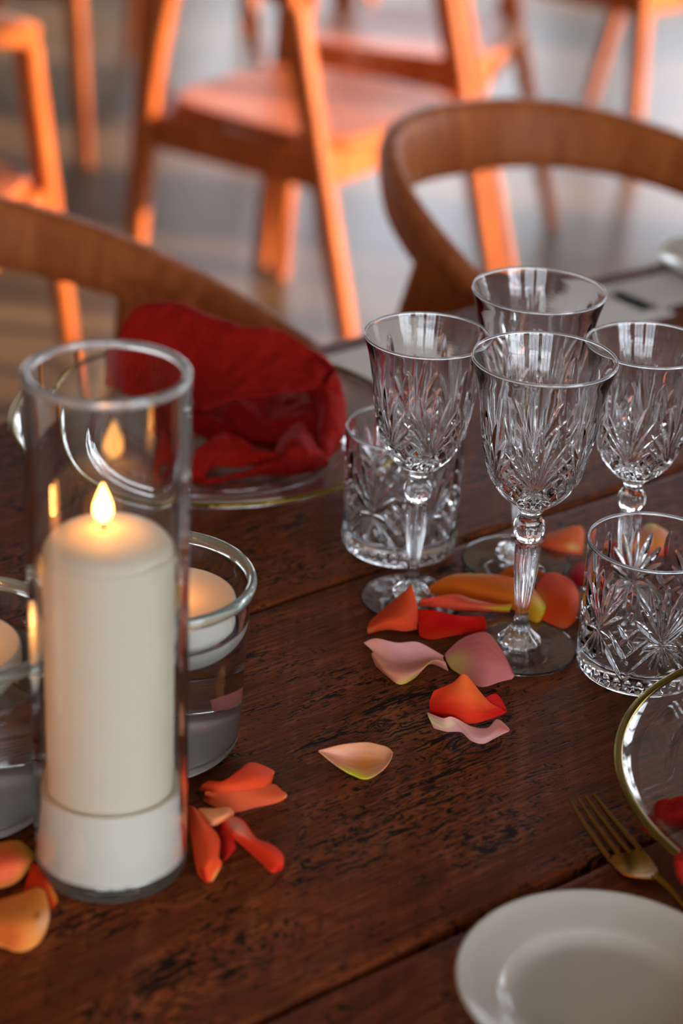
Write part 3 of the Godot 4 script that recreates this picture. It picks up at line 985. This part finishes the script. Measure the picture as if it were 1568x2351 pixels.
func build_petals() -> void:
	petal("rose petal folded into a glowing red orange dome, on top of a pink petal", "", Vector3(0.08, TOP, -1.05), "d6321a", [[0.55, 0.8, 0.42, "e8602c"], [0, 0.2, 0.4, "c01a10"], [1, 0.2, 0.4, "c4180e"]],
		[[-204,30,0, -221,100,-16, -200,180,-36], [-115,40,49, -114,160,40, -91,240,-38], [4,40,96, 14,160,61, -22,300,-39], [127,40,45, 125,100,3, 77,180,-44], [243,50,-39, 206,80,-37, 152,100,-33]],
		"b8140c", [], [[122,40,-28, 114,90,-46, 108,130,-66], [182,30,-9, 184,90,-52, 172,150,-85], [251,30,-81, 241,70,-56, 214,110,-80]])
	petal("curled pink rose petal with a cream edge, lying under the red orange dome petal", "", Vector3(0.083, TOP, -1.037), "f0a29a", [[0, 0.5, 0.3, "ecd98a"], [0.15, 0.5, 0.15, "e8b890"], [1, 0.5, 0.3, "d8786e"]],
		[[-262,60,-111, -248,30,-88, -222,10,-17], [-175,80,-22, -164,40,-6, -146,10,17], [-115,90,-24, -88,60,3, -62,30,49], [-2,50,12, 4,40,91, -3,10,105], [93,40,4, 89,40,100, 65,6,124], [160,30,-115, 172,30,-19, 135,10,68], [230,15,-35, 228,12,-28, 222,6,-26]])
	petal("cupped salmon petal with mauve inside, curled lip and torn yellow base", "rose petals heaped by the wine glasses", Vector3(0.046, TOP, -1.11), "f09a86", [[0.5, 1, 0.28, "e6c25a"], [0.5, 0.12, 0.35, "dc9c98"], [0.7, 0.6, 0.12, "d9ae4a"], [0.15, 0.75, 0.3, "ec8a66"]],
		[[-282,70,-163, -221,50,-93, -230,60,-39, -200,10,16], [-205,100,-172, -138,30,-27, -149,70,149, -118,5,141], [-68,90,-148, -46,15,-25, -23,60,173, -47,4,220], [59,100,-151, 63,15,-53, 76,60,111, 43,5,127], [206,60,-79, 175,40,-39, 158,70,14, 135,20,-24], [218,50,-79, 223,50,-17, 234,50,9, 252,10,37]])
	petal("broad dusty pink petal with a pale yellow left side, touching the front wine glass foot", "rose petals heaped by the wine glasses", Vector3(0.092, TOP, -1.114), "ee8580", [[0, 0.6, 0.4, "e2bf7a"], [0.55, 0.2, 0.4, "da6a60"], [0.1, 0.9, 0.25, "dcc268"]],
		[[-228,30,-93, -215,20,-21, -189,6,42], [-119,50,-262, -118,60,-34, -137,6,108], [41,60,-344, 16,80,-12, -16,6,245], [126,50,-165, 133,50,52, 113,6,173], [198,15,75, 202,10,102, 187,6,132]])
	petal("deep red petal with a rolled lower lip in the middle of the heap", "rose petals heaped by the wine glasses", Vector3(0.073, TOP, -1.158), "c81a10", [[0.3, 1, 0.35, "d8301a"], [0.7, 1, 0.3, "d8301a"], [0.5, 0.3, 0.3, "b0100c"]],  # spots paint in the lit lip and the upper side turned from light
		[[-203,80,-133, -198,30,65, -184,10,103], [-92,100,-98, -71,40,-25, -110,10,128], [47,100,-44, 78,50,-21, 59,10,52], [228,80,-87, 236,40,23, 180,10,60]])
	petal("pointed orange red petal standing up at the heap's left end, before the small wine glass", "rose petals heaped by the wine glasses", Vector3(0.037, TOP, -1.162), "dc4824", [[1, 1, 0.3, "ec5a30"], [0, 0.3, 0.2, "e87838"]],
		[[-163,10,138, -169,30,98, -152,50,37], [-48,30,105, -51,90,80, -51,80,-113], [73,30,113, 70,100,29, 42,120,-206], [150,30,77, 154,80,-93, 114,170,-281]])
	petal("long coral petal with a bright yellow tip, lying along the middle of the heap", "rose petals heaped by the wine glasses", Vector3(0.086, TOP, -1.182), "e8563c", [[1, 0.5, 0.35, "f0c830"], [0, 0.4, 0.3, "c8301c"], [0.5, 1, 0.3, "f08468"]],
		[[-331,60,11, -323,90,26, -305,100,-7], [-179,50,18, -162,100,-11, -86,120,-51], [-8,40,32, 7,100,52, 27,110,-11], [154,40,17, 160,80,40, 171,90,-2], [270,30,1, 278,60,-8, 299,70,-61]])
	petal("large orange petal with a wide yellow end behind the front wine glass stem", "rose petals heaped by the wine glasses", Vector3(0.101, TOP, -1.198), "e86e22", [[1, 0.5, 0.4, "eec432"], [0.8, 0.2, 0.2, "e8a830"], [0.45, 1, 0.15, "e8603a"], [0.3, 1, 0.2, "eca870"]],
		[[-487,30,17, -478,40,-6, -459,50,-30], [-265,30,-25, -276,80,-93, -265,100,-191], [-55,30,15, -58,100,-37, -33,120,-197], [151,30,115, 149,100,44, 163,100,-202], [285,20,270, 302,90,209, 276,80,-127], [348,20,176, 366,50,91, 358,50,-8]])
	petal("rounded orange red petal between the front wine glass stem and the right tumbler", "rose petals heaped by the wine glasses", Vector3(0.146, TOP, -1.198), "ea4c1c", [[0, 0.6, 0.25, "ea8a3c"], [0.6, 1, 0.25, "ee6438"], [0.7, 0, 0.2, "b8281a"]],
		[[-132,50,-208, -130,40,-144, -132,20,199], [-35,90,-319, -47,80,3, -61,20,270], [96,90,-238, 62,80,72, 32,10,301], [148,50,-122, 136,40,32, 110,20,195]])
	petal("brownish orange petal tucked against the foot of the rear wine glass", "rose petals heaped by the wine glasses", Vector3(0.125, TOP, -1.236), "cc6022", [],
		[[-190,20,28, -188,40,55, -185,50,63], [-62,20,26, -64,60,-4, -50,60,-79], [105,20,30, 105,50,-18, 87,60,-61], [154,20,25, 155,30,2, 157,30,-23]])
	petal("orange petal with a pale ridge, left of the right tumbler's rim", "petals around the rear glasses", Vector3(0.158, TOP, -1.285), "d8602c", [[0.7, 0.4, 0.2, "e0a060"], [0.2, 0.2, 0.3, "e05a3c"]],
		[[-167,20,43, -166,60,27, -123,70,-85], [-67,20,96, -72,90,76, 7,100,-119], [39,20,117, 38,70,73, 117,80,-203], [107,10,98, 122,30,49, 149,40,-189]])
	petal("dark crimson petal half hidden at the right tumbler's left side", "petals around the rear glasses", Vector3(0.162, TOP, -1.24), "9c1a20", [],
		[[-66,10,49, -58,30,12, -24,40,-78], [-23,10,119, -14,50,45, 35,60,-137], [47,10,112, 59,40,19, 77,40,-103]])
	petal("peach petal with a pale yellow rim, seen through the right tumbler", "petals around the rear glasses", Vector3(0.222, TOP, -1.285), "f0906a", [[0.3, 1, 0.25, "e8d478"], [0.35, 0.5, 0.35, "e89040"], [0.4, 0, 0.4, "c82c1c"], [0.8, 0.9, 0.3, "eea48c"]],
		[[-162,20,150, -150,80,47, -83,90,-180], [-58,20,170, -48,100,76, -21,120,-175], [58,20,97, 60,80,25, 71,90,-131], [120,10,9, 130,30,-32, 129,30,-80]])
	petal("crimson petal seen through the right tumbler, below the peach one", "petals around the rear glasses", Vector3(0.196, TOP, -1.273), "c02028", [],
		[[-124,10,-29, -109,40,-66, -82,50,-128], [-14,10,84, -6,50,36, -12,60,-53], [105,10,102, 115,40,51, 94,40,-16]])
	petal("folded coral petal with two yellow tips against the right jar's base", "coral petals beside the pillar candle", Vector3(-0.048, TOP, -0.963), "f04a24", [[1, 0.6, 0.12, "eec038"], [0.3, 1, 0.3, "d8341e"]],
		[[-240,30,36, -224,90,78, -187,110,62], [-159,80,134, -117,120,129, -102,140,100], [-30,90,123, -16,130,90, -27,140,-12], [74,70,62, 71,120,21, 37,130,-111], [141,50,-5, 150,70,-77, 128,80,-144], [157,30,-91, 163,40,-140, 167,40,-168]],
		"ea6038", [[1, 0.5, 0.18, "f0c63c"], [0, 0.5, 0.2, "b0200e"]], [[-212,10,112, -207,50,124, -203,80,123], [-147,10,167, -149,50,150, -143,80,118], [-32,6,205, -35,50,171, -30,90,123], [81,6,151, 78,50,116, 74,70,62], [166,6,113, 172,40,79, 166,50,-22], [220,6,71, 237,30,66, 226,40,32], [244,8,34, 246,10,20, 239,15,7]])
	petal("long orange red petal folded lengthwise, its tip toward the table's front, by the pillar vase", "coral petals beside the pillar candle", Vector3(-0.065, TOP, -0.899), "ec4a20", [[1, 0.9, 0.2, "f09a4a"], [0.85, 0.3, 0.2, "b8200c"], [0, 0.6, 0.3, "f05a34"]],
		[[-109,100,-345, -84,120,-303, -53,100,-290], [-91,80,-183, -31,140,-116, 11,100,-177], [-60,60,-20, 11,130,37, 78,90,-60], [-32,40,110, 38,110,168, 85,80,87], [-15,20,164, 32,60,188, 104,50,114], [26,6,210, 43,10,221, 66,10,206]])
	petal("coral petal with a pale rounded end and a red tip pointing away from the vase", "coral petals beside the pillar candle", Vector3(-0.037, TOP, -0.906), "ea3a1c", [[0.12, 0.6, 0.32, "f48468"], [1, 0.3, 0.3, "d42416"]],
		[[-198,60,-171, -173,90,-173, -138,80,-220], [-158,50,-86, -115,110,-62, -80,80,-173], [-92,20,-48, -48,90,-2, -9,70,-41], [21,6,80, 52,80,82, 78,60,2], [88,6,172, 119,50,161, 139,40,54], [140,6,147, 147,10,117, 146,10,82]])
	petal("small peach petal lying across the top of the coral petals by the vase", "coral petals beside the pillar candle", Vector3(-0.06, TOP, -0.928), "e88a5a", [],
		[[-109,90,-14, -104,110,0, -95,120,-1], [-28,80,98, -17,120,81, -14,130,7], [40,80,48, 56,120,46, 55,110,-39], [81,50,-43, 87,60,-59, 74,60,-95]])
	petal("dark red petal crumpled under the coral petals by the vase", "coral petals beside the pillar candle", Vector3(-0.054, TOP, -0.911), "c0241a", [],
		[[-53,30,-125, -36,60,-120, -20,70,-129], [-24,20,32, 8,50,22, 30,60,-23], [0,6,137, 24,20,120, 59,30,61]])
	petal("apricot petal with a red blushed middle, upper one at the table's left edge", "apricot petals at the table's left edge", Vector3(-0.164, TOP, -0.881), "e8943a", [[0.3, 0.45, 0.5, "e4603a"], [0.75, 0.8, 0.3, "dc9a3a"]],
		[[-139,10,172, -161,80,72, -172,60,-116], [-35,20,189, -50,120,119, -86,80,-124], [40,20,133, 39,110,70, -1,70,-166], [87,20,27, 87,70,-6, 58,50,-143], [101,10,-56, 105,20,-89, 94,20,-123]])
	petal("apricot petal with a pale rolled rim and a brown spot, below the other", "apricot petals at the table's left edge", Vector3(-0.153, TOP, -0.833), "e88a40", [[0.9, 0.4, 0.22, "f0a878"], [0.72, 0.55, 0.06, "7a3818"], [0.35, 0.25, 0.3, "d06428"]],
		[[-137,10,138, -158,60,49, -165,50,-124], [-50,10,173, -58,100,93, -94,60,-154], [35,10,202, 31,110,100, -19,60,-203], [110,10,146, 109,90,42, 56,60,-258], [140,10,40, 145,50,-67, 97,40,-250]])
	petal("red petal with an orange rim, squeezed between two apricot petals and the vase foot", "apricot petals at the table's left edge", Vector3(-0.145, TOP, -0.862), "b83018", [[0.8, 0.6, 0.35, "d87030"], [0.4, 1, 0.2, "d87030"]],
		[[-96,10,9, -96,30,-37, -84,60,-177], [-15,20,54, -12,50,-16, -31,60,-142], [57,10,134, 60,30,62, 22,50,-58], [77,6,94, 82,10,66, 70,10,23]])
	petal("single peach petal with a yellow base lying alone in the middle of the table", "", Vector3(0.018, TOP, -0.998), "e09a70", [[0.45, 0, 0.25, "ecd83c"], [0.5, 0.45, 0.25, "d68240"], [0.15, 0.6, 0.3, "e4a68a"]],
		[[-249,90,26, -246,90,22, -242,95,25], [-145,40,89, -133,30,-33, -112,90,-56], [-47,10,138, -30,15,-12, 23,80,-107], [39,6,163, 66,15,-2, 111,70,-98], [124,15,80, 142,30,-21, 155,60,-90], [168,40,10, 177,50,-28, 182,50,-55]])
	petal("pink petal with a yellow green edge sunk in the water of the right jar", "", Vector3(-0.068, TOP, -1.024), "e28a84", [[0.5, 0, 0.3, "d8cc50"]],
		[[-144,240,-6, -142,280,21, -141,340,47], [-44,220,-28, -42,280,12, -40,360,47], [57,240,-34, 58,280,-22, 58,340,4], [128,280,-28, 134,300,-20, 128,320,-25]])
	pass
